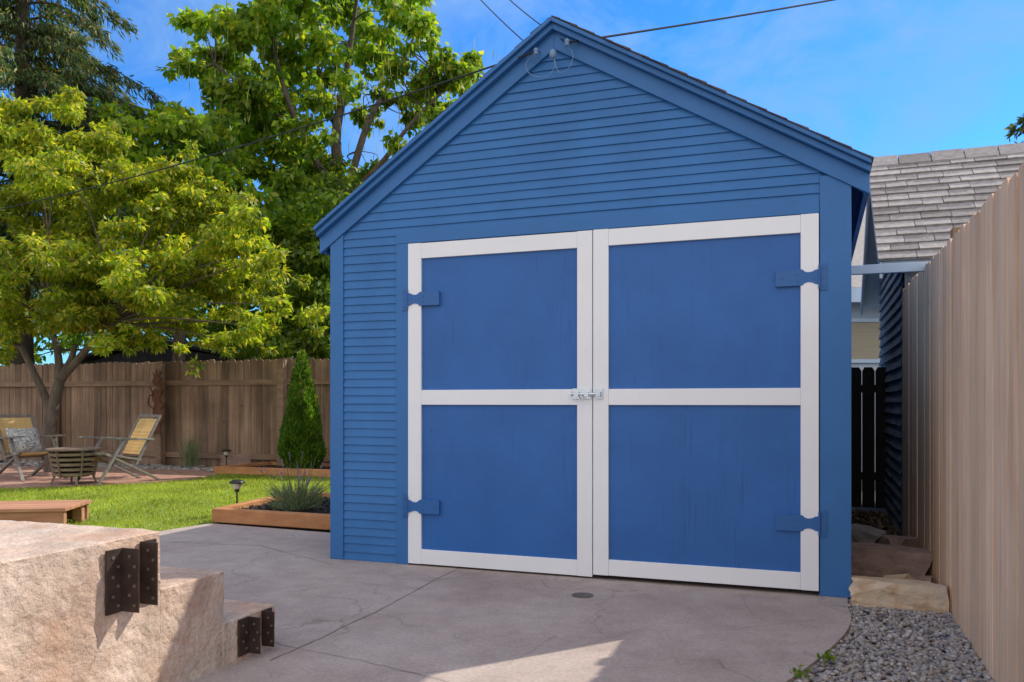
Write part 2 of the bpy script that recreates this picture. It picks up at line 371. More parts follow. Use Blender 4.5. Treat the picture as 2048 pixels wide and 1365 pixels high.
gpoly = edge[:50]+[(1.6, 2.2), (2.0, 3.0), tuple(W(.68, 4.9)[:2]), tuple(W(.19, 5.02)[:2])]
mb = MB(); mb.prismz(gpoly[::-1], -.09, -.035); struct(mb.build('gravel_bed', M['soil']))
bm = bmesh.new(); bmesh.ops.create_icosphere(bm, subdivisions=1, radius=1); iv = np.array([v.co[:] for v in bm.verts]); ifc = np.array([[v.index for v in f.verts] for f in bm.faces]); bm.free()
def pebbles(name, poly, count, zb, smin, smax):
    xs = [p[0] for p in poly]; ys = [p[1] for p in poly]
    x = rng.uniform(min(xs), max(xs), count*5); y = rng.uniform(min(ys), max(ys), count*5)
    k = inpoly(x, y, poly); x = x[k][:count]; y = y[k][:count]; n = len(x)
    sc = rng.uniform(smin, smax, (n, 1))*np.stack([rng.uniform(.8, 1.4, n), rng.uniform(.7, 1.0, n), rng.uniform(.45, .8, n)], 1)
    z = zb+rng.uniform(0, .022, n)
    a = rng.uniform(0, 6.28, n); ca, sa = np.cos(a), np.sin(a)
    tl = rng.normal(0, .25, n)
    v = iv[None]*(1+rng.normal(0, .07, (n, len(iv), 1)))*sc[:, None]
    vx = v[..., 0]*ca[:, None]-v[..., 1]*sa[:, None]; vy = v[..., 0]*sa[:, None]+v[..., 1]*ca[:, None]
    vz = v[..., 2]+vx*tl[:, None]
    V = np.stack([vx+x[:, None], vy+y[:, None], vz+z[:, None]], -1).reshape(-1, 3)
    Fc = (ifc[None]+np.arange(n)[:, None, None]*len(iv)).reshape(-1, 3)
    me = bpy.data.meshes.new(name); me.from_pydata(V.tolist(), [], Fc.tolist()); me.update()
    return stuff(link(name, me, M['pebble'], None, 0, True))
g = pebbles('gravel', [p for p in gpoly if p[1] > 2.9 or p[0] > 1.5], 8500, -.032, .009, .018); tag(g, 'grey river gravel between the curved concrete edge and the cedar fence', 'gravel')
mb = MB(); mb.prismz([(p.x, p.y) for p in (W(.19, 4.95), W(.69, 4.85), W(.69, 10.2), W(.19, 10.2))], -.09, -.02); struct(mb.build('soil_strip', M['soil']))
lawn = [(-3.0, 7.05), (-2.74, 7.55), (-2.45, 9.2), (-1.2, 9.0), (-1.2, 12.2), (-2.6, 12.0), (-4.7, 12.9), (-14, 16), (-14, 4.5), (-7, 4.5), (-4.4, 6.3)]
mb = MB(); mb.prismz(lawn[::-1], -.05, -.012); struct(mb.build('lawn', M['lawn_base']))
patio = [(-4.45, 12.5), (-4.6, 11.7), (-5.2, 11.1), (-6.2, 10.6), (-8, 10.3), (-12, 10.3), (-12, 15.0), (-5.0, 13.3)]
mb = MB(); mb.prismz(patio[::-1], -.05, .012); struct(mb.build('brick_patio', M['brick']))
n = 70000
x = rng.uniform(-8.5, -1.2, n); y = rng.uniform(6.3, 12.9, n)
k = inpoly(x, y, lawn) & ~inpoly(x, y, patio); x = x[k]; y = y[k]; n = len(x)
c = np.stack([x, y, np.full(n, -.015)], 1); d = np.stack([rng.normal(0, .5, n), rng.normal(0, .5, n), np.ones(n)], 1)
gr = kite_mesh('grass', kites(c, d, rng.uniform(.025, .05, n), rng.uniform(.006, .011, n), .05), M['grass']); stuff(gr); tag(gr, 'short sunlit green grass of the lawn beyond the concrete', 'grass')
bp = [(-5.0, 13.3), (-4.5, 12.95), (-2.6, 12.1), (-1.5, 12.0), (-1.5, 13.0), (-3, 13.7), (-5.2, 14.3), (-9, 15.4), (-12, 16.5), (-12, 15.0)]
mb = MB(); mb.prismz(bp[::-1], -.05, .0); struct(mb.build('border_bed', M['mulch']))
g = pebbles('border_gravel', [(-5.2, 13.3), (-4.5, 12.95), (-3.4, 12.6), (-3.6, 13.2), (-5.0, 13.8), (-9, 15.2), (-9, 14.3)], 1500, .0, .02, .045); tag(g, 'pale gravel border along the foot of the back fence', 'gravel')

# ------------------------------------------------------------------ the blue shed
Lc = W(-3.2017, 5.024)
shed = thing('garden_shed', 'blue clapboard garage shed with white framed double doors', 'shed', Lc, TH)
AX, AZ = 1.65, 3.507; LX, LZ = -.078, 2.318; RX, RZ = 3.484, 2.431
SLl = (AZ-LZ)/(AX-LX); SLr = (AZ-RZ)/(RX-AX)
def roofz(s): return LZ+(s-LX)*SLl if s < AX else RZ+(RX-s)*SLr
mb = MB()
mb.prism([(0, 0), (.612, 0), (.612, 2.177), (3.222, 2.177), (3.222, 0), (3.39, 0), (3.39, roofz(3.39)-.11), (AX, AZ-.12), (0, roofz(0)-.11)], 0, .1)
mb.box(.0, .1, .101, 5, 0, 2.25); mb.box(3.29, 3.39, .101, 5, 0, 2.35)
mb.prism([(0, 0), (3.39, 0), (3.39, roofz(3.39)-.11), (AX, AZ-.12), (0, roofz(0)-.11)], 5.001, 5.1)
mb.build('wall', M['blue_siding'], shed)
mb = MB(); mb.box(.11, 3.28, .12, 4.99, .004, .02); mb.box(.11, 3.28, .6, .62, .021, 2.2); mb.build('dark_floor_sheet', M['dark'], shed)  # floor plus added upright sheet, painted near-black to darken the door gaps
mb = MB(); e = .0575; z = .0
def course(s0a, s1a, s0b, s1b, z0, z1):
    n_ = max(2, int((s1a-s0a)/.22)); 
    A = []; jb = random.uniform(-.001, .001); db = random.uniform(-.001, .001)
    for i in range(n_+1):
        f = i/n_; sa = s0a+(s1a-s0a)*f; sb = s0b+(s1b-s0b)*f
        j = .0018*math.sin(sa*2.1+z0*1.5)+jb+random.uniform(-.0008, .0008); dj = db+random.uniform(-.0006, .0006)
        A.append(((sa, -.004, z0+j), (sa, -.0165+dj, z0+j), (sb, -.0070, z1+.004)))
    o = len(mb.v)
    for a in A: mb.v += list(a)
    for i in range(n_):
        q = o+3*i; mb.f += [(q, q+3, q+4, q+1), (q+1, q+4, q+5, q+2)]
while z < AZ-.12:
    z1 = z+e*random.uniform(.98, 1.02)
    if z1 < 2.25: course(.1, .525, .1, .525, z, z1)
    else:
        def lim(zz): return (max(.1, LX+(zz+.08-LZ)/SLl), min(3.23, RX-(zz+.08-RZ)/SLr))
        a0, a1 = lim(z); b0, b1 = lim(z1)
        if a1-a0 > .1 and b1 > b0: course(a0, a1, b0, b1, z, z1)
    z = z1
mb.build('siding', M['blue_siding'], shed)
for s0, s1, z0, z1, nm in ((0, .104, 0, roofz(.05)-.08, 'corner_board'), (3.224, 3.391, 0, roofz(3.39)-.10, 'corner_board'), (.520, .612, 0, 2.176, 'door_casing'), (.520, 3.222, 2.1775, 2.262, 'door_header')):
    mb = MB(); mb.box(s0, s1, -.0235 if nm != 'door_header' else -.0215, -.001, z0, z1); mb.build(nm, M['blue'], shed, .003)
def rake(o_top, o_bot, y0, y1, name, ext=0.0):
    for (ex, ez) in ((LX, LZ), (RX, RZ)):
        mb = MB(); sgn = -1 if ex < AX else 1
        poly = [(AX, AZ-o_top), (AX, AZ-o_bot), (ex+sgn*ext, ez-ext*0-o_bot), (ex+sgn*ext, ez-o_top)]
        if sgn > 0: poly = poly[::-1]
        mb.prism(poly, y0, y1); mb.build(name, M['blue'], shed, .003)
rake(-.006, .022, -.105, -.005, 'crown_strip', .006)
rake(.0225, .060, -.078, -.005, 'rake_moulding', .003)
rake(.0605, .172, -.036, -.002, 'rake_board')
for nm, sg in (('roof', -1), ('roof', 1)):
    ex, ez = (LX, LZ) if sg < 0 else (RX, RZ)
    mb = MB(); poly = [(AX, AZ-.006), (AX, AZ-.055), (ex, ez-.055), (ex, ez-.006)]
    mb.prism(poly if sg < 0 else poly[::-1], -.004, 5.25); rf = mb.build(nm, M['blue'], shed)
    mb = MB(); Ls = math.hypot(ex-AX, ez-AZ); nrow = int(Ls/.13)+1
    dx, dz = (ex-AX)/Ls, (ez-AZ)/Ls
    for r in range(nrow):
        a0 = max(Ls-(r+1)*.13-.03, 0); a1 = Ls-r*.13+.012
        yy = (-.085 if sg < 0 else -.108)-random.uniform(0, .012)
        while yy < 5.3:
            wd = random.uniform(.16, .32) if yy < 1 else .8
            h0 = .007; h1 = .009+random.uniform(0, .003)
            nx, nz1 = (-dz, dx) if sg > 0 else (dz, -dx)
            p = [(AX+dx*a0+nx*h0, AZ+dz*a0+nz1*h0), (AX+dx*a1+nx*(h0+.001), AZ+dz*a1+nz1*(h0+.001)), (AX+dx*a1+nx*(h1+.007), AZ+dz*a1+nz1*(h1+.007)), (AX+dx*a0+nx*(h0+.003), AZ+dz*a0+nz1*(h0+.003))]
            mb.prism(p, yy, yy+wd-.004); yy += wd
    mb.build('shingles', M['shingle_dark'], rf)
for ex, ez, sg in ((LX, LZ, -1), (RX, RZ, 1)):
    mb = MB(); mb.box(min(ex, ex-sg*.03), max(ex, ex-sg*.03), .0, 5.2, ez-.165, ez-.056); mb.build('eave_fascia', M['blue'], shed, .003)
def hinge(mirror, s0, zc, parent):
    pl = [(-.045, .078), (-.030, .072), (-.022, .078), (-.004, .070), (-.004, -.070), (-.022, -.078), (-.030, -.072), (-.045, -.078), (-.042, -.03), (-.045, 0), (-.042, .03)]
    stp = [(-.002, .044), (.020, .040), (.035, .031), (.058, .028), (.074, .033), (.088, .046), (.232, .046), (.234, -.046), (.088, -.046), (.074, -.033), (.058, -.028), (.035, -.031), (.020, -.040), (-.002, -.044)]
    f = -1 if mirror else 1
    mb = MB()
    for pg, yf in ((pl, -.029), (stp, -.036)):
        q = [(s0+f*a, zc+b) for a, b in pg]
        if f > 0: q = q[::-1]
        mb.prism(q, yf, -.010)
    for a, b, yf in ((-.026, .05, -.032), (-.026, 0, -.032), (-.026, -.05, -.032), (.115, .02, -.039), (.115, -.02, -.039), (.20, 0, -.039), (.02, 0, -.039)):
        mb.tube([(s0+f*a, yf+.006, zc+b), (s0+f*a, yf, zc+b)], .0065, 8)
    mb.tube([(s0-f*.003, -.037, zc-.066), (s0-f*.003, -.037, zc+.066)], .006, 8)
    return mb.build('hinge', M['blue_hinge'], parent, 0)
def door(s0, s1, z0, z1, label, yo, hs_, mirror):
    mb = MB(); mb.box(s0+.02, s1-.02, -.012+yo, -.0+yo*.2, z0+.02, z1-.02); d = mb.build('door', M['blue_door'], shed); d['label'] = label
    for a, b in ((s0, s0+.097), (s1-.097, s1)):
        mb = MB(); mb.box(a, b, -.030+yo, -.003, z0, z1); mb.build('stile', M['white'], d, .002)
    for a, b in ((z1-.104, z1-.002), (1.083, 1.182), (z0+.001, z0+.098)):
        mb = MB(); mb.box(s0+.0975, s1-.0975, -.0285+yo, -.003, a, b); mb.build('rail', M['white'], d, .002)
    for hz in hs_: hinge(mirror, s1 if mirror else s0, hz, d)
    return d
dl = door(.615, 1.896, .012, 2.172, 'left door, smaller with blue panels', 0, (1.795, .398), False)
dr_ = door(1.903, 3.219, .028, 2.173, 'right door, nearer with blue panels', -.004, (1.812, .41), True)
mb = MB(); zc = 1.150
mb.box(1.770, 1.888, -.0345, -.030, zc-.030, zc+.036); mb.box(1.918, 1.968, -.0385, -.034, zc-.03, zc+.036)
mb.build('bolt_plate', M['chrome'], dl, .001)
mb = MB(); mb.tube([(1.765, -.048, zc), (1.955, -.048, zc)], .010, 10)
for a in (1.80, 1.865, 1.94): mb.box(a-.014, a+.014, -.060, -.034, zc-.015, zc+.015)
mb.tube([(1.835, -.047, zc), (1.835, -.075, zc-.018)], .005, 8); mb.lathe([(.004, -.008), (.009, 0), (.004, .008)], (1.835, -.078, zc-.02), 8)
mb.build('barrel_bolt', M['chrome'], dl, 0)
def loc_sh(px, py, yl):
    k = (px-1024)/F; ox = Lc.x+yl*.3453; oy = Lc.y+yl*.9386
    s = (oy*k-ox)/(.9386+.3453*k); Y = oy-.3453*s; return Vector((s, yl, CH+(HZ-py)/F*Y))
SH = lambda v: Lc+Vector((v.x*CU-v.y*SU, v.x*SU+v.y*CU, v.z))
ins = []
for px, py in ((1072, 104), (1134, 86)):
    q = loc_sh(px, py, -.12); ins.append(SH(q))
    mb = MB(); mb.lathe([(.007, -.02), (.015, -.017), (.016, -.008), (.009, 0), (.016, .008), (.015, .017), (.007, .02)], q, 12)
    mb.tube([q+Vector((0, 0, -.028)), q+Vector((0, 0, .028))], .004, 6); mb.tube([q+Vector((0, 0, .026)), q+Vector((0, .10, .026))], .004, 6); mb.build('insulator', M['ceramic'], shed, 0, True)
q = loc_sh(1106, 108, -.09); mb = MB(); mb.lathe([(.008, -.030), (.020, -.022), (.024, 0), (.019, .020), (.007, .028)], q, 14); mb.build('service_head', M['ceramic'], shed, 0, True)
for pts in (((1072, 104), (1052, 128), (1062, 150), (1092, 153), (1109, 135), (1106, 112)), ((1134, 86), (1146, 112), (1136, 138), (1117, 144), (1108, 115))):
    mb = MB(); mb.tube(loop([loc_sh(a, b, -.085) for a, b in pts]), .0022, 6); mb.build('lead_wire', M['ceramic'], shed)
def wire(name, p0, p1, sag, label, r=.006):
    mb = MB(); pts = []
    for i in range(25):
        f = i/24; p = Vector(p0).lerp(Vector(p1), f); p.z -= sag*4*f*(1-f); pts.append(p)
    mb.tube(pts, r, 6); return tag(mb.build(name, M['wire'], None), label, 'wire', None)
wire('overhead_wire', ins[0], P(860, -120, 7.5), .05, 'thin overhead wire rising leftmost from the shed peak out of the top', .004)
wire('overhead_wire', ins[1], P(930, -95, 7.5), .06, 'thin overhead wire leaving the shed peak just right of its neighbour', .004)
wire('overhead_wire', ins[1], P(2500, -190, 11), .12, 'overhead wire running from the shed peak to the upper right', .007)
wire('overhead_wire', ins[0], P(-260, 455, 15), .22, 'overhead wire running from the shed peak down left before the trees', .006)

# ------------------------------------------------------------------ concrete stoop with steps
st = thing('concrete_stoop', 'rough concrete porch stoop with two steps and steel brackets', 'steps', W(-2.3, 0), TH)
def rough(nm, x0, x1, y0, y1, z0, z1, res=.035):
    bm = bmesh.new()
    bmesh.ops.create_cube(bm, size=1)
    for v in bm.verts: v.co = Vector((x0+(v.co.x+.5)*(x1-x0), y0+(v.co.y+.5)*(y1-y0), z0+(v.co.z+.5)*(z1-z0)))
    bmesh.ops.bevel(bm, geom=list(bm.edges), offset=.005, segments=1, affect='EDGES')
    for ax, lo, hi in ((0, x0, x1), (1, y0, y1), (2, z0, z1)):
        k = lo+res
        while k < hi-res*.5:
            if not (ax == 0 and k < x1-1.4):
                no = [0, 0, 0]; no[ax] = 1; cc = [0, 0, 0]; cc[ax] = k
                bmesh.ops.bisect_plane(bm, geom=list(bm.verts)+list(bm.edges)+list(bm.faces), plane_co=cc, plane_no=no)
            k += res
    for v in bm.verts:
        d = nz.noise(v.co*9)*.005+nz.noise(v.co*30)*.005
        v.co += Vector((d, nz.noise(v.co*9+Vector((5, 0, 0)))*.005, d*.6 if v.co.z > .1 else 0))
    me = bpy.data.meshes.new(nm); bm.to_mesh(me); bm.free()
    return link(nm, me, M['concrete_step'], st, 0, False)
rough('landing', -5, 0, .3, 2.445, -.03, .62); rough('step', -5, -.003, 2.44, 2.80, -.03, .40); rough('step', -5, .002, 2.79, 3.14, -.03, .186)
def bracket(n0, dirn, z0, z1, w, out=.075):
    mb = MB(); a, b = sorted((n0, n0+dirn*w))
    mb.box(.006, .014, a, b, z0, z1)
    f0, f1 = sorted((n0, n0+dirn*.006)); mb.box(.0105, .010+out, f0, f1, z0, z1)
    o = mb.build('bracket', M['steel'], st, .001)
    k = z0+.025; i = 0
    while k < z1-.012:
        mb = MB(); y_ = a+(b-a)*(.35 if i % 2 else .65); mb.tube([(.013, y_, k), (.0170, y_, k)], .006, 8)
        mb.build('screw', M['bolt'], o)
        mb = MB(); xx = .02+out*(.35 if i % 2 else .65); mb.tube([(xx, f0+.001, k), (xx, f0-.003, k)], .006, 8); mb.build('screw', M['bolt'], o); k += .034; i += 1
bracket(2.255, -1, .365, .588, .075); bracket(2.335, 1, .372, .596, .075)
bracket(2.945, -1, .022, .178, .07, .06); bracket(3.035, 1, .026, .180, .065, .06)

# ------------------------------------------------------------------ right cedar fence
rfz = thing('wooden_fence', 'tall raw cedar board fence along the right edge', 'fence', W(.671, 0), TH)
mb = MB(); y = 1.0
while y < 7.42:
    w = .139; zt = 1.90+max(0, (y-2.4))*.026+random.uniform(-.009, .009); x0 = random.uniform(-.003, .003); zb = -.02
    c_ = .016
    mb.prismx([(y, zb), (y+w-.003, zb), (y+w-.003, zt-c_), (y+w-.003-c_, zt), (y+c_, zt), (y, zt-c_)], x0, x0+.017); y += w
mb.build('board_panel', M['cedar'], rfz, .0007)
for z in (.25, 1.0, 1.72):
    mb = MB(); mb.box(.021, .058, 1.0, 7.4, z, z+.09); mb.build('rail', M['fence_rail'], rfz)
for y in (1.2, 3.25, 5.3, 7.3):
    mb = MB(); mb.box(.066, .155, y, y+.09, -.05, 2.05 if y < 3 else 2.10); mb.build('post', M['fence_rail'], rfz)
def rock(name, label, cen, size, mat, seed, rz=0, tilt=.04):
    bm = bmesh.new(); bmesh.ops.create_cube(bm, size=1)
    rr = random.Random(seed)
    for v in bm.verts: v.co += Vector((rr.uniform(-.09, .05)*(1 if v.co.x > 0 else -1), rr.uniform(-.12, .06)*(1 if v.co.y > 0 else -1), rr.uniform(-.14, .02)*(1 if v.co.z > 0 else 0)))
    for q in range(3):
        no = Vector((rr.choice((-1, 1)), rr.choice((-1, 1))*rr.uniform(.4, 1), rr.uniform(.2, .9))).normalized()
        r = bmesh.ops.bisect_plane(bm, geom=list(bm.verts)+list(bm.edges)+list(bm.faces), plane_co=no*rr.uniform(.50, .62), plane_no=no, clear_outer=True)
        ed = [e_ for e_ in r['geom_cut'] if isinstance(e_, bmesh.types.BMEdge)]
        if ed: bmesh.ops.edgeloop_fill(bm, edges=ed)
    bmesh.ops.triangulate(bm, faces=list(bm.faces))
    bmesh.ops.subdivide_edges(bm, edges=list(bm.edges), cuts=3, use_grid_fill=True)
    for v in bm.verts:
        q = v.co*3+Vector((seed*3.1, seed*1.7, 0)); v.co += v.co.normalized()*(nz.noise(q)*.05+nz.noise(q*3)*.035)
        v.co = Vector((v.co.x*size[0], v.co.y*size[1], v.co.z*size[2]))
    me = bpy.data.meshes.new(name); bm.to_mesh(me); bm.free()
    o = link(name, me, mat); o.location = cen; o.rotation_euler = (random.uniform(-tilt, tilt), random.uniform(-tilt, tilt), rz); return tag(o, label, 'rock')
rock('rock', 'wide tan sandstone slab at the gravel edge by the shed corner', W(.435, 5.0, .05), (.52, .26, .15), M['stone_tan'], 11, TH)
rock('rock', 'long flat brown stone in the passage behind the tan slab', W(.42, 5.75, .10), (.48, .28, .17), M['stone_brown'], 12, TH-.06)
rock('rock', 'flat grey stone shard between the tan slab and the brown stone', W(.30, 5.40, .02), (.20, .16, .06), M['stone_grey'], 13, .4, .2)
rock('rock', 'small broken stone against the fence between tan slab and brown stone', W(.58, 5.40, .03), (.15, .14, .09), M['stone_brown'], 14, 1, .2)
rock('rock', 'pale angular shard in the middle between tan slab and brown stone', W(.44, 5.34, .03), (.16, .11, .08), M['stone_tan'], 17, 2.1, .3)
rock('rock', 'pale stone slab deepest in the side passage', W(.34, 6.7, .1), (.24, .26, .14), M['stone_grey'], 15, .8, .2)
rock('rock', 'brownish stone leaning by the fence deeper in the passage', W(.55, 6.4, .08), (.2, .22, .16), M['stone_brown'], 18, 1.8, .2)
rock('rock', 'low grey rock by the back fence path light', P(470, 925, 13.4), (.46, .3, .28), M['stone_brown'], 16, .3)
n = 1600; uu = rng.uniform(.2, .66, n); nn = rng.uniform(5.15, 9, n)
c = np.array([W(a, b, -.01) for a, b in zip(uu, nn)]); d = rng.normal(size=(n, 3)); d[:, 2] = np.abs(d[:, 2])*.3
M['litter'] = leafmat('dry_leaf', [(0, (.10, .06, .03)), (.6, (.22, .15, .09)), (1, (.35, .28, .2))], (1, 1, 1), .1, .2, 3)
o = stuff(kite_mesh('leaf_litter', kites(c, d, rng.uniform(.03, .06, n), rng.uniform(.02, .035, n)), M['litter'])); tag(o, 'dry leaf litter on the soil between shed and fence', 'leaves')
for px, py, n, lb in ((1655, 1322, 30, 'small green weed growing at the gravel edge in front'), (1598, 1352, 20, 'tiny weed sprout at the concrete edge near the bottom')):
    wd = thing('weed', lb, 'weed', G(px, py))
    c = rng.normal(0, .022, (n, 3)); c[:, 2] = np.abs(c[:, 2])*.6; d = rng.normal(size=(n, 3)); d[:, 2] = np.abs(d[:, 2])+.2
    kite_mesh('leaves', kites(c, d, rng.uniform(.018, .03, n), rng.uniform(.012, .018, n)), M['leaf_dense'], wd)
    mb = MB(); mb.tube([(0, 0, -.03), (.004, .003, .03)], .002, 5); mb.build('stem', M['leaf_dense'], wd)
mb = MB(); mb.box(0, .50, 0, .04, 0, .06); o = mb.build('wooden_beam', M['trim_pale'], None, .003); o.location = W(.192, 6.0, 1.96); o.rotation_euler = (0, 0, TH); tag(o, 'pale blue horizontal beam bridging shed and fence top', 'beam')
gt = thing('garden_gate', 'narrow black picket gate at the end of the side passage', 'gate', W(.2, 9.2), TH)
for k in range(4):
    mb = MB(); x = k*.125; mb.prism([(x+.119, .02), (x+.119, 1.42), (x+.095, 1.46), (x+.022, 1.46), (x, 1.42), (x, .02)], 0, .018); mb.build('picket', M['gate_black'], gt, .002)
for z in (.3, 1.2):
    mb = MB(); mb.box(0, .485, .02, .055, z, z+.08); mb.build('rail', M['gate_black'], gt)

# ------------------------------------------------------------------ neighbour garage
ng = thing('neighbour_garage', 'grey shingled garage with dark weathered siding behind the fence', 'garage', W(.69, 7.5), TH)
mb = MB(); z = 0; 
def gl(z):
    if z < 2.36: return 0, 2.55
    f = (z-2.36)/(3.36-2.36); return 1.26*f, 2.55-1.29*f
while z < 3.3:
    a0, a1 = gl(z); b0, b1 = gl(z+.10); n_ = 6
    o = len(mb.v)
    for i in range(n_+1):
        f = i/n_; ya = a0+(a1-a0)*f; yb = b0+(b1-b0)*f; j = random.uniform(-.004, .004)
        mb.v += [(-.004, ya, z+j), (-.030+j, ya, z+j), (-.006, yb, z+.104)]
    for i in range(n_):
        q = o+3*i; mb.f += [(q, q+1, q+4, q+3), (q+1, q+2, q+5, q+4)]
    z += .10
mb.build('siding', M['grey_siding'], ng)
mb = MB(); mb.prismx([(0, 0), (2.55, 0), (2.55, 2.36), (1.27, 3.36), (0, 2.36)], 0, 5); mb.build('wall', M['grey_siding'], ng)
Y0, Z0, YR, ZR, Y1 = -.22, 2.25, 1.26, 3.44, 2.74
mb = MB(); mb.prismx([(Y0, Z0), (YR, ZR), (Y1, Z0), (Y1, Z0-.06), (YR, ZR-.07), (Y0, Z0-.06)], -.18, 5.2); rf = mb.build('roof', M['trim_pale'], ng)
mb = MB(); Ls = math.hypot(YR-Y0, ZR-Z0); dy, dz = (YR-Y0)/Ls, (ZR-Z0)/Ls; ny, nz_ = -dz, dy
a = -.03
while a < Ls:
    x = -.22-random.uniform(0, .12)
    while x < 5.2:
        w = random.uniform(.16, .32); h = .014+random.uniform(0, .008); a1 = min(a+.16, Ls+.01); xx = max(x, -.215)
        if x+w-.006 > xx:
            j = random.uniform(-.004, .004)
            mb.prismx([(Y0+dy*(a+j)+ny*.004, Z0+dz*(a+j)+nz_*.004), (Y0+dy*a1+ny*.003, Z0+dz*a1+nz_*.003), (Y0+dy*a1+ny*.007, Z0+dz*a1+nz_*.007), (Y0+dy*(a+j)+ny*(h+.008), Z0+dz*(a+j)+nz_*(h+.008))], xx, x+w-.006)
        x += w
    a += .13
x = -.22
while x < 5.2:
    mb.prismx([(YR-.13, ZR-.085), (YR, ZR+.022), (YR+.13, ZR-.085), (YR+.13, ZR-.07), (YR, ZR+.044+random.uniform(0, .01)), (YR-.13, ZR-.07)], x, x+.27); x += .28
mb.build('shingles', M['shingle_grey'], rf)
mb = MB(); mb.prismx([(Y0-.01, Z0-.02), (YR, ZR-.02), (YR, ZR-.16), (Y0-.01, Z0-.15)], -.205, -.183); mb.build('rake_board', M['trim_pale'], ng)
mb = MB(); mb.prismx([(YR, ZR-.02), (Y1, Z0-.02), (Y1, Z0-.15), (YR, ZR-.16)], -.205, -.183); mb.build('rake_board', M['trim_pale'], ng)
nh = thing('neighbour_house', 'pale house with a tan blind window glimpsed beyond the side passage', 'house', (7, 13, 0))
mb = MB(); mb.box(-2.6, 5, 0, 7, 0, 2.85); mb.build('wall', M['house_white'], nh)
mb = MB(); mb.prismx([(-.45, 2.85), (3.5, 5.3), (7.4, 2.85), (7.4, 2.75), (3.5, 5.18), (-.45, 2.72)], -3.2, 5.4); mb.build('roof', M['shingle_grey'], nh)
mb = MB(); mb.box(-3.2, 5.4, -.48, -.452, 2.62, 2.84); mb.build('fascia', M['trim_pale'], nh)
mb = MB(); mb.box(-1.75, -.95, -.02, -.002, 1.78, 2.36); w_ = mb.build('window', M['blind'], nh)
mb = MB()
for x0, x1, z0, z1 in ((-1.81, -1.75, 1.72, 2.42), (-.95, -.89, 1.72, 2.42), (-1.751, -.949, 2.362, 2.42), (-1.751, -.949, 1.72, 1.778)): mb.box(x0, x1, -.04, -.001, z0, z1)
mb.build('frame', M['trim_pale'], w_)

# ------------------------------------------------------------------ back fence
bf = thing('back_fence', 'weathered brown board fence across the back of the yard', 'fence', W(0, 11.5), TH)
mb = MB(); x = -22
while x < -2:
    w = .142; zt = 1.82+random.uniform(-.018, .018); c_ = .028; y0 = random.uniform(-.003, .003); g_ = random.uniform(.004, .010)
    mb.prism([(x+w-g_, -.03), (x+w-g_, zt-c_), (x+w-g_-c_, zt), (x+c_, zt), (x, zt-c_), (x, -.03)], y0, y0+.017); x += w
mb.build('board_panel', M['fence_old'], bf)
for z, h in ((1.39, .09), (.14, .09)):
    mb = MB(); mb.box(-22, -2, -.045, -.006, z, z+h); mb.build('rail', M['fence_rail'], bf, .003)
for x in (-3.2, -5.7, -8.21, -10.73, -13.2, -15.7, -18.2):
    mb = MB(); mb.box(x-.06, x+.06, -.165, -.048, -.05, 1.80); mb.build('post', M['fence_rail'], bf, .004)
oz = thing('metal_ornament', 'rusty cut metal ornament hung on the back fence post', 'ornament', W(-10.70, 11.30), TH)
def disc(cx, cz, rx, rz_, n=16): return [(cx+rx*math.cos(2*math.pi*i/n), cz+rz_*math.sin(2*math.pi*i/n)) for i in range(n)]
mb = MB()
for pg in (disc(0, 1.46, .11, .09), disc(.03, .93, .13, .20), disc(-.03, 1.20, .09, .14), disc(.06, 1.30, .08, .07), [(.07, .52), (.05, .80), (-.05, .80), (-.08, .52), (0, .60)], [(.05, 1.52), (.09, 1.66), (.02, 1.58), (-.03, 1.68), (-.05, 1.57), (-.11, 1.63), (-.07, 1.50)]): mb.prism(pg, -.012+random.uniform(-.004, .004), 0)
mb.build('plate', M['rust'], oz)
for sg in (-1, 1):
    mb = MB(); mb.tube(loop([Vector((sg*.06, -.02, .98)), Vector((sg*.17, -.03, 1.06)), Vector((sg*.16, -.03, 1.2)), Vector((sg*.09, -.02, 1.24)), Vector((sg*.14, -.03, 1.36))]), .012, 6); mb.build('curl', M['rust'], oz)
dk = thing('outbuilding', 'charcoal roofed outbuilding peeking over the back fence', 'shed', P(310, 800, 19) - Vector((0, 0, P(310, 800, 19).z)), -.15)
mb = MB(); mb.prism([(1.9, 0), (1.9, 2.1), (-.2, 2.45), (-1.9, 2.0), (-1.9, 0)], .1, 3); mb.build('wall', M['roof_dark'], dk)
mb = MB(); mb.prism([(-2.1, 2.0), (-.2, 2.56), (2.1, 2.08), (2.1, 2.14), (-.2, 2.64), (-2.1, 2.06)][::-1], -.2, 3.2); mb.build('roof', M['roof_dark'], dk)

# ------------------------------------------------------------------ raised beds
def bed(name, label, pts, hgt, w=.09):
    b = thing(name, label, 'raised bed', (pts[0][0], pts[0][1], 0)); o0 = Vector((pts[0][0], pts[0][1], 0))
    for i in range(len(pts)):
        p, q = Vector((*pts[i], hgt/2))-o0, Vector((*pts[(i+1) % len(pts)], hgt/2))-o0
        d = (q-p).normalized(); mb = MB()
        e0, e1 = (w/2, w/2) if i % 2 == 0 else (-w/2-.001, -w/2-.001)
        mb.bar(p-d*e0, q+d*e1, w, hgt+.001*(i % 2)); mb.build('timber', M['timber'], b, .006)
    mb = MB(); mb.prismz([(x-o0.x, y-o0.y) for x, y in pts], -.04, hgt-.045); mb.build('soil', M['mulch'], b)
    return b
bed('raised_bed', 'orange timber raised bed of dark mulch against the shed', [(-2.70, 7.60), (-1.2, 7.0), (-.75, 8.4), (-2.35, 9.0)], .125)
bed('raised_bed', 'low timber bed around the small conifer by the back fence', [(-4.55, 12.75), (-1.9, 11.85), (-1.5, 12.8), (-4.0, 13.7)], .11)
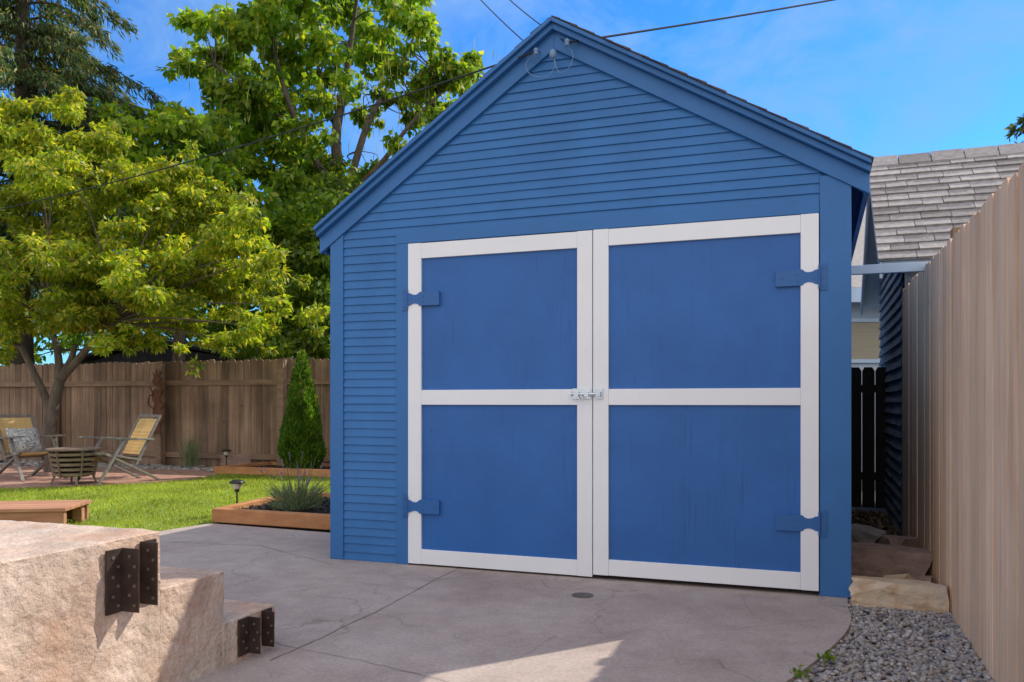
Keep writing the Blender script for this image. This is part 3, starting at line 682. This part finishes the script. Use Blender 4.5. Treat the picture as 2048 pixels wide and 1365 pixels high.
n = 900; x = rng.uniform(-2.7, -.8, n*2); y = rng.uniform(7, 9, n*2); k = inpoly(x, y, [(-2.62, 7.66), (-1.25, 7.1), (-.85, 8.36), (-2.3, 8.93)]); x = x[k]; y = y[k]; n = len(x)
c = np.stack([x, y, np.full(n, .085)], 1); d = rng.normal(size=(n, 3)); d[:, 2] = np.abs(d[:, 2])*.5
M['chip'] = leafmat('bark_chip', [(0, (.015, .01, .009)), (.7, (.05, .035, .028)), (1, (.12, .09, .07))], (1, 1, 1), .05, .2, 3)
o = stuff(kite_mesh('bark_chips', kites(c, d, rng.uniform(.03, .07, n), rng.uniform(.012, .03, n)), M['chip'])); tag(o, 'dark bark chips spread in the near raised bed', 'mulch')
def lavender(loc, sc, label):
    lv = thing('lavender', label, 'plant', loc)
    n = 620; a = rng.uniform(0, 6.28, n); r = np.sqrt(rng.uniform(0, 1, n))*.17*sc
    c = np.stack([r*np.cos(a), r*np.sin(a), rng.uniform(0, .14, n)*sc], 1); d = np.stack([np.cos(a)*r*9/sc*.6, np.sin(a)*r*9/sc*.6, np.full(n, .7)], 1)+rng.normal(0, .3, (n, 3))
    kite_mesh('foliage', kites(c, d, rng.uniform(.07, .19, n)*sc, np.full(n, .008), .03), M['lav_leaf'], lv)
    mb = MB(); fl = []; fd = []
    for i in range(54):
        a = random.uniform(0, 6.28); t_ = random.uniform(.1, .95); L = random.uniform(.26, .50)*sc
        d = Vector((math.cos(a)*math.sin(t_), math.sin(a)*math.sin(t_), math.cos(t_))); p = Vector((math.cos(a), math.sin(a), 0))*.04*sc
        q = p+d*L; mb.tube([p, p+d*L*.6+Vector((0, 0, .01)), q], [.0028, .0024, .0018], 4)
        if random.random() < .33:
            for k in range(14): fl.append(q+d*(k/14*.06-.03)*sc); fd.append(Vector((random.gauss(0, 1), random.gauss(0, 1), .7)))
    mb.build('stems', M['lav_leaf'], lv)
    stuff(kite_mesh('flower_spikes', kites(np.array(fl), np.array(fd), np.full(len(fl), .013*sc), np.full(len(fl), .008*sc)), M['lav_flower'], lv))
lavender(Vector((-2.02, 7.75, .08)), 1.08, 'wispy lavender clump with small purple spikes in the near raised bed')
tf = thing('ornamental_grass', 'thin upright grass tuft before the back fence', 'plant', (P(383, 900, 13.6).x, 13.6, 0))
n = 120; c = rng.normal(0, .05, (n, 3)); c[:, 2] = 0; d = np.stack([rng.normal(0, .18, n), rng.normal(0, .18, n), np.ones(n)], 1)
kite_mesh('blades', kites(c, d, rng.uniform(.3, .75, n), np.full(n, .012), .03), M['lav_leaf'], tf)
ab = thing('arborvitae', 'small cone shaped evergreen beside the shed wall', 'shrub', (P(604, 900, 12.6).x, 12.6, .05))
n = 20000; hh = 1.86; z = hh*(1-np.sqrt(rng.uniform(0, 1, n)))*.98+.02; z = np.where(rng.uniform(0, 1, n) < .35, rng.uniform(.02, .9, n), z)
f = z/hh; R = .345*np.minimum(1, (f+.18)/.32)*(1-f)**.72*1.05; a = rng.uniform(0, 6.28, n); R = R*(1+.10*np.sin(a*5+z*7)); r = R*np.sqrt(rng.uniform(.6, 1, n))
c = np.stack([r*np.cos(a), r*np.sin(a), z], 1); d = np.stack([np.cos(a)*.45, np.sin(a)*.45, np.full(n, 1.0)], 1)+rng.normal(0, .25, (n, 3))
kite_mesh('foliage', kites(c, d, rng.uniform(.04, .085, n), rng.uniform(.016, .028, n)), M['arbor'], ab)
mb = MB(); mb.tube([(0, 0, -.05), (0, 0, .8), (0, 0, 1.6)], [.03, .022, .006], 7); mb.build('trunk', M['bark'], ab)

def path_light(loc, h, label):
    p = thing('path_light', label, 'path light', loc, 0, None)
    mb = MB(); mb.tube([(0, 0, -.04), (0, 0, h-.10)], .008, 8); mb.build('stake', M['black'], p)
    mb = MB(); mb.lathe([(.012, h-.10), (.040, h-.085), (.046, h-.035), (.044, h-.03)], n=16); mb.build('lens', M['glass'], p, 0, True)
    mb = MB(); mb.lathe([(.022, h-.12), (.026, h-.10), (.014, h-.095)], n=14); mb.build('collar', M['black'], p, 0, True)
    mb = MB(); mb.lathe([(.074, h-.035), (.076, h-.026), (.05, h-.008), (.02, h), (.002, h+.001)], n=20); mb.build('cap', M['black'], p, 0, True)
path_light(G(474, 1030), .345, 'black solar path light at the near raised bed corner')
path_light(Vector((P(453, 900, 13).x, 13, .0)), .36, 'black solar path light standing back near the fence')

db = thing('deck_bench', 'low reddish slatted wood deck bench on the grass', 'bench', (-3.86, 7.12, 0), math.radians(8))
mb = MB()
for k in range(5): mb.box(-2.6, 0, .01+k*.128, .01+k*.128+.12, .155, .185)
mb.build('slats', M['deck_wood'], db, .003)
for y in (.03, .58):
    mb = MB(); mb.box(-2.55, -.02, y, y+.035, .01, .154); mb.build('apron', M['deck_wood'], db, .003)
for x in (-.12, -1.3, -2.5):
    for y in (.07, .5): mb = MB(); mb.box(x, x+.08, y, y+.08, -.02, .153); mb.build('leg', M['deck_wood'], db)

# ------------------------------------------------------------------ patio furniture
def make_chair(label):
    c = thing('lounge_chair', label, 'chair', group=None)
    for y in (-.29, .29):
        mb = MB(); mb.bar((-.44, y, 0), (-.08, y, .60), .028, .048, (0, 1, 0)); mb.build('leg', M['grey_wood'], c, .004)
        mb = MB(); yy = y*.90; mb.bar((.46, yy, 0), (-.36, yy, .42), .028, .048, (0, 1, 0)); mb.build('leg', M['grey_wood'], c, .004)
        mb = MB(); mb.bar((-.40, y, .615), (.33, y, .575), .06, .025); mb.build('armrest', M['grey_wood'], c, .006)
    for y in (-.250, .250):
        mb = MB(); mb.bar((.10, y, .24), (.45, y, .89), .026, .045, (0, 1, 0)); mb.build('back_post', M['grey_wood'], c, .004)
        mb = MB(); mb.bar((-.37, y, .41), (.17, y, .30), .026, .04, (0, 1, 0)); mb.build('seat_rail', M['grey_wood'], c, .004)
    mb = MB(); mb.bar((.45, -.265, .895), (.45, .265, .895), .03, .04); mb.build('top_rail', M['grey_wood'], c, .004)
    mb = MB(); mb.bar((-.38, -.265, .41), (-.38, .265, .41), .03, .04); mb.build('front_rail', M['grey_wood'], c, .004)
    mb = MB(); mb.bar((.12, -.27, .30), (.12, .27, .30), .03, .03); mb.build('stretcher', M['grey_wood'], c, .004)
    def weave(nm, p0, p1):
        mb = MB(); p0 = Vector(p0); p1 = Vector(p1); d = (p1-p0); L = d.length; d.normalize(); nn = d.cross(Vector((0, 1, 0)))
        k = 0; s = .0
        while s < L-.02:
            a = p0+d*s; b = p0+d*min(s+.023, L)
            o = nn*(.003 if k % 2 else -.003)
            mb.add([a+o+Vector((0, -.24, 0)), b+o+Vector((0, -.24, 0)), b+o+Vector((0, .24, 0)), a+o+Vector((0, .24, 0))], [(0, 1, 2, 3)]); s += .0245; k += 1
        y = -.23
        while y < .22:
            mb.add([p0+Vector((0, y, 0)), p1+Vector((0, y, 0)), p1+Vector((0, y+.024, 0)), p0+Vector((0, y+.024, 0))], [(0, 1, 2, 3)]); y += .0275
        mb.build(nm, M['web'], c)
    weave('backrest', (.175, 0, .375), (.435, 0, .86)); weave('seat', (-.36, 0, .415), (.15, 0, .315))
    return c
ch = make_chair('grey framed lounge chair with yellow woven back facing left')
ch.location = (P(238, 900, 11.3).x, 11.3, .012); ch.rotation_euler.z = math.radians(54)
c2_ = copytree(ch); tag(c2_, 'left lounge chair with a patterned pillow at the frame edge', 'chair')
RB = math.radians(146)
c2_.location = (P(58, 900, 11.8).x, 11.8, .012); c2_.rotation_euler.z = RB
def pillow(loc, rot):
    bm = bmesh.new(); bmesh.ops.create_cube(bm, size=1); bmesh.ops.subdivide_edges(bm, edges=list(bm.edges), cuts=7, use_grid_fill=True)
    for v in bm.verts:
        y = v.co.y
        th = .13*(1-(abs(v.co.x)*2)**2.4*.92)*(1-(abs(v.co.z)*2)**2.4*.92)+.012
        pin = 1-.10*(1-(2*abs(v.co.x))**2)*(1 if abs(v.co.z) > .4 else 0)
        v.co = Vector((v.co.x*.44, y*th*1.2, v.co.z*.40*pin))
    me = bpy.data.meshes.new('pillow'); bm.to_mesh(me); bm.free()
    o = link('throw_pillow', me, M['pillow'], None, 0, True); o.location = loc; o.rotation_euler = rot; return tag(o, 'patterned grey and white throw pillow on the left chair', 'pillow')
fx = Vector((math.cos(RB), math.sin(RB), 0))
pillow(c2_.location+fx*.13+Vector((0, 0, .54)), Euler((math.radians(-26), 0, RB-math.pi/2), 'XYZ'))
fp = thing('fire_pit', 'round brown slatted fire pit table between the lounge chairs', 'fire pit', (P(148, 900, 11.0).x, 11.0, .012))
mb = MB(); mb.lathe([(.20, .455), (.325, .455), (.332, .466), (.325, .478), (.20, .478)], n=32); mb.build('rim', M['pit'], fp)
for k in range(5):
    z0 = .12+k*.066; r0 = .235+k*.014; mb = MB(); mb.lathe([(r0-.010, z0), (r0, z0), (r0+.010, z0+.036), (r0+.002, z0+.036), (r0-.010, z0)], n=28); mb.build('slat_band', M['pit'], fp)
mb = MB(); mb.lathe([(.18, .10), (.21, .12), (.18, .13)], n=24); mb.build('pan', M['pit'], fp)
for k in range(6):
    a = k*math.pi/3+.3; ca, sa = math.cos(a), math.sin(a); mb = MB(); mb.bar((.24*ca, .24*sa, .10), (.305*ca, .305*sa, .455), .03, .012, (-sa, ca, 0)); mb.build('rib', M['pit'], fp)
for k in range(4):
    a = k*math.pi/2+.6; ca, sa = math.cos(a), math.sin(a); mb = MB(); mb.bar((.27*ca, .27*sa, 0), (.22*ca, .22*sa, .13), .025, .025); mb.build('leg', M['pit'], fp)

# ------------------------------------------------------------------ trees
def clump_leaves(cl, dens, droop=.5, flat=.65):
    C = []; D = []
    for (p, r) in cl:
        n = max(12, int(dens*r*r)); q = rng.normal(size=(n, 3)); q /= np.linalg.norm(q, axis=1, keepdims=True)
        rad = rng.uniform(0, 1, (n, 1))**(1/2.2)
        off = q*rad*r*np.array([1, 1, flat]); C.append(np.array(p)+off)
        D.append(q*.7+rng.normal(0, .5, (n, 3))+np.array([0, 0, -droop]))
    return np.concatenate(C), np.concatenate(D)
def sub_clumps(cl, k, spread, rs):
    out = []
    for p, r in cl:
        for i in range(k):
            q = Vector((random.gauss(0, 1), random.gauss(0, 1), random.gauss(0, 1))).normalized()*r*random.uniform(.25, spread)
            out.append((Vector(p)+q, r*random.uniform(*rs)))
    return out
def limb_tubes(mb, cl, bend, hub):
    for p, r in cl:
        b0, h = hub(p)
        p = Vector(p); mid = b0.lerp(p, .5)+Vector((random.gauss(0, bend), random.gauss(0, bend), random.uniform(0, bend)*1.2))
        pts = loop([b0, mid, p]); n_ = len(pts)
        mb.tube(pts, [max(h*(1-i/(n_-1))**.8, .006) for i in range(n_)], 6)
def nearest_hub(hs, r):
    def f(p): 
        h = min(hs, key=lambda q: (Vector(p)-q).length); return h, r
    return f
def pix(lst, Y, dy):
    out = []
    for px, py, r in lst:
        yy = Y+random.uniform(-dy, dy); out.append((P(px, py, yy), r/F*yy))
    return out
dw = [(60,290,70),(120,250,55),(30,380,80),(150,350,80),(230,330,65),(300,380,75),(90,450,90),(200,440,90),(320,460,85),(405,430,65),(465,445,55),(400,520,85),(500,505,55),(535,570,38),(290,560,90),(170,560,90),(60,560,90),(30,640,60),(130,630,55),(250,640,52),(350,620,65),(440,600,65),(480,650,40),(400,672,34),(540,640,26),(20,250,60),(-40,400,90),(-40,550,90),(225,262,40),(310,680,30),(560,610,22),(10,690,30),(360,350,50),(420,380,40),(470,560,50),(520,520,45),(445,680,26),(240,500,60),(120,510,60),(350,540,60),(200,690,26)]
base = Vector((P(105, 900, 12.9).x, 12.9, 0))
tr = thing('dogwood_tree', 'broad yellow green tree with forked trunk over the patio', 'tree', base)
cl = [(p-base, r) for p, r in pix(dw, 12.6, 1.1)]
extra = [(p+Vector((random.gauss(0, .4), random.uniform(-1.3, 1.3), random.gauss(0, .3))), r*.8) for p, r in cl]
sc = sub_clumps(cl, 10, 1.15, (.30, .52)) + sub_clumps(extra, 3, 1.0, (.3, .5))
C, D = clump_leaves(sc, 3000, .75, .45); n = len(C); stats = {'dogwood': n}
kite_mesh('crown', kites(C, D, rng.uniform(.07, .13, n), rng.uniform(.034, .058, n)), M['leaf_dogwood'], tr)
mb = MB()
t1 = P(120, 760, 12.9)-base; hubs = [P(40, 690, 12.8)-base, P(150, 690, 12.8)-base, P(95, 640, 13.0)-base, P(210, 650, 12.6)-base]
mb.tube(loop([Vector((0, 0, -.1)), P(100, 850, 12.9)-base, t1]), list(np.linspace(.12, .075, 13)), 10)
mb.tube(loop([P(105, 830, 12.9)-base, P(75, 760, 12.85)-base, P(40, 690, 12.8)-base]), list(np.linspace(.07, .04, 13)), 8)
for h in hubs[1:]: mb.tube(loop([t1, t1.lerp(h, .5)+Vector((.05, 0, .03)), h]), list(np.linspace(.07, .038, 13)), 8)
mb.build('trunk', M['bark_pale'], tr, 0, True)
mb = MB(); limb_tubes(mb, cl, .15, nearest_hub(hubs, .026)); mb.build('branches', M['bark_pale'], tr, 0, True)
ct = [(400,40,48),(378,130,40),(450,95,58),(480,175,55),(435,195,40),(540,40,65),(560,120,65),(620,25,55),(700,10,60),(780,25,55),(715,85,45),(640,85,45),(840,75,55),(835,15,45),(905,130,45),(952,128,30),(935,182,28),(868,185,45),(820,235,32),(884,232,30),(560,215,75),(500,265,65),(615,245,50),(600,325,70),(520,345,65),(640,400,60),(610,455,75),(745,345,36),(790,285,28),(700,165,28),(560,-40,60),(720,-60,70),(660,560,60),(580,560,70),(640,330,45),(760,110,38),(800,150,32),(660,150,35),(730,230,26),(640,190,40),(440,250,50),(690,410,40),(480,60,45),(670,480,50),(845,140,34),(770,190,26)]
base = Vector((P(690, 800, 19).x, 19, 0))
tr = thing('catalpa_tree', 'tall airy catalpa with hanging pods behind the shed roof', 'tree', base)
cl = [(p-base, r) for p, r in pix(ct, 19, 1.6)]
sc = sub_clumps(cl, 10, 1.18, (.30, .48))
C, D = clump_leaves(sc, 1250, .9, .65); n = len(C); stats['catalpa'] = n
kite_mesh('crown', kites(C, D, rng.uniform(.12, .23, n), rng.uniform(.085, .155, n)), M['leaf_catalpa'], tr)
def lp(px, py, dy=0): return P(px, py, 19+dy)-base
mb = MB(); mb.tube(loop([Vector((0, 0, -.1)), lp(690, 600), lp(688, 400)]), list(np.linspace(.26, .2, 13)), 10)
main = [([lp(688, 410), lp(672, 280), lp(690, 170), lp(705, 60), lp(720, -40)], .15), ([lp(690, 400), lp(735, 250), lp(790, 150, .6), lp(835, 60, .8)], .10), ([lp(688, 420), lp(610, 280, -.5), lp(560, 150, -.8), lp(540, 30, -.8)], .10),
        ([lp(690, 395), lp(760, 330, -.6), lp(820, 250, -.8), lp(900, 170, -1)], .08), ([lp(675, 270), lp(640, 150, .8), lp(620, 60, .8)], .06), ([lp(600, 270, -.5), lp(520, 200, -.9), lp(430, 130, -1)], .06), ([lp(665, 330), lp(590, 330, .6), lp(500, 300, .8)], .06)]
hubs = []
for pts, r in main:
    q = loop(pts); mb.tube(q, list(np.linspace(r, .022, len(q))), 8); hubs += q[4:]
mb.build('trunk', M['bark_pale'], tr, 0, True)
mb = MB(); limb_tubes(mb, cl, .2, nearest_hub(hubs, .026)); limb_tubes(mb, sc[::4], .1, nearest_hub(hubs, .012)); mb.build('branches', M['bark_pale'], tr, 0, True)
n = 700; idx = rng.integers(0, len(sc), n); c = np.array([sc[i][0] for i in idx])+rng.normal(0, .25, (n, 3)); d = np.stack([rng.normal(0, .08, n), rng.normal(0, .08, n), -np.ones(n)], 1)
stuff(kite_mesh('seed_pods', kites(c, d, rng.uniform(.3, .5, n), np.full(n, .022), .03), M['pod'], tr))
def bush_tree(name, label, lst, Y, dy, bpx, dens, L, Wd, mat, k=8):
    base = Vector((P(bpx, 800, Y).x, Y, 0)); tr = thing(name, label, 'tree', base)
    cl = [(p-base, r) for p, r in pix(lst, Y, dy)]; sc = sub_clumps(cl, k, 1.1, (.32, .52))
    C, D = clump_leaves(sc, dens, .7, .65); n = len(C); stats[label[:12]] = n
    kite_mesh('crown', kites(C, D, rng.uniform(*L, n), rng.uniform(*Wd, n)), mat, tr)
    top = max((p.z for p, r in cl)); hub = [Vector((0, 0, top*f)) for f in (.35, .5, .65, .8)]
    mb = MB(); mb.tube([(0, 0, -.1), (.1, 0, top*.4), (0, .1, top*.9)], [.16, .12, .03], 8); mb.build('trunk', M['bark'], tr, 0, True)
    mb = MB(); limb_tubes(mb, cl, .2, nearest_hub(hub, .03)); mb.build('branches', M['bark'], tr, 0, True)
bush_tree('leafy_tree', 'bushy green tree behind the yellow green one', [(235,235,48),(300,245,55),(372,255,55),(430,300,65),(335,310,70),(445,375,75),(500,400,60),(380,400,80),(300,420,70),(200,300,60),(470,470,60),(330,215,30),(400,480,80),(330,560,80),(420,580,70),(180,450,70),(120,330,60),(40,300,80),(60,480,90),(200,560,80),(260,300,50)], 16.5, .8, 350, 950, (.13, .22), (.08, .14), M['leaf_catalpa'])
bush_tree('leafy_tree', 'dense darker green tree just left of the shed above the fence', [(530,455,75),(605,520,80),(645,600,60),(545,585,80),(620,660,60),(505,650,65),(560,690,50),(645,450,60),(655,530,50),(690,480,60),(700,580,70),(690,660,60),(450,670,50),(640,690,55),(600,400,65),(660,380,50),(560,520,60),(580,640,60),(500,560,60)], 17.5, .9, 600, 1100, (.11, .19), (.065, .115), M['leaf_dense'], 10)
bush_tree('leafy_shrub', 'low dark shrubbery behind the back fence under the left tree', [(20,640,70),(120,660,60),(60,720,60),(200,650,55),(270,655,40),(380,640,50),(450,640,60),(520,700,50),(-40,600,80),(-60,700,70),(330,630,50),(600,700,60),(660,700,60)], 20.5, .8, 230, 750, (.12, .2), (.07, .12), M['leaf_dense'])
def spruce(label, bx, Y, H, R, z0, dens, L, drop, W_=.22, down=.6, rows=(.22, .36)):
    base = Vector((P(bx, 800, Y).x, Y, 0)); tr = thing('spruce_tree', label, 'tree', base)
    mb = MB(); mb.tube([(0, 0, -.1), (0, 0, H*.5), (0, 0, H)], [.24, .14, .02], 8); mb.build('trunk', M['bark'], tr, 0, True)
    C = []; D = []; mb = MB(); z = z0
    while z < H-.3:
        rr = R*(1-(z/H))**.8
        for k in range(8):
            a = random.uniform(0, 6.28); ln = rr*random.uniform(.65, 1.12)
            dr_ = Vector((math.cos(a), math.sin(a), 0)); pts = []
            for i in range(7):
                f = i/6; pts.append(dr_*ln*f+Vector((0, 0, z+random.uniform(-.05, .05)+.30*math.sin(f*2.4)-drop*f*f*ln*.42+.22*drop*max(0, f-.75)*ln)))
            mb.tube(pts, list(np.linspace(.03, .005, 7)), 5)
            for i in range(int(dens*ln)):
                f = random.uniform(.12, 1)**.8; j = min(int(f*6), 5); p = pts[j].lerp(pts[j+1], f*6-j)
                s = Vector((-dr_.y, dr_.x, 0))*random.gauss(0, .14*(1.25-f)*ln*.6)
                hang = random.uniform(0, .55)*drop*(.4+.6*f)
                nn_ = 3 if drop < .8 else 4
                for m_ in range(nn_):
                    C.append(p+s-Vector((0, 0, hang*m_/nn_))+Vector((random.gauss(0, .03), random.gauss(0, .03), random.gauss(0, .03)))); D.append(dr_*.45+s*.6+Vector((random.gauss(0, .32), random.gauss(0, .32), random.gauss(-down*drop, .32))))
        z += random.uniform(*rows)
    n = len(C); kite_mesh('crown', kites(np.array(C), np.array(D), rng.uniform(*L, n), np.full(n, L[1]*W_), .05), M['needle'], tr); stats[label[:10]] = n
    mb.build('branches', M['bark'], tr, 0, True)
spruce('tall drooping spruce in the upper left corner', 45, 17, 16, 4.3, 3.5, 50, (.11, .24), .85, .15, .75, (.28, .42))
spruce('distant dark conifer at the right frame edge', 2160, 30, 17.5, 5.0, 6, 22, (.2, .36), .7)
print(stats)
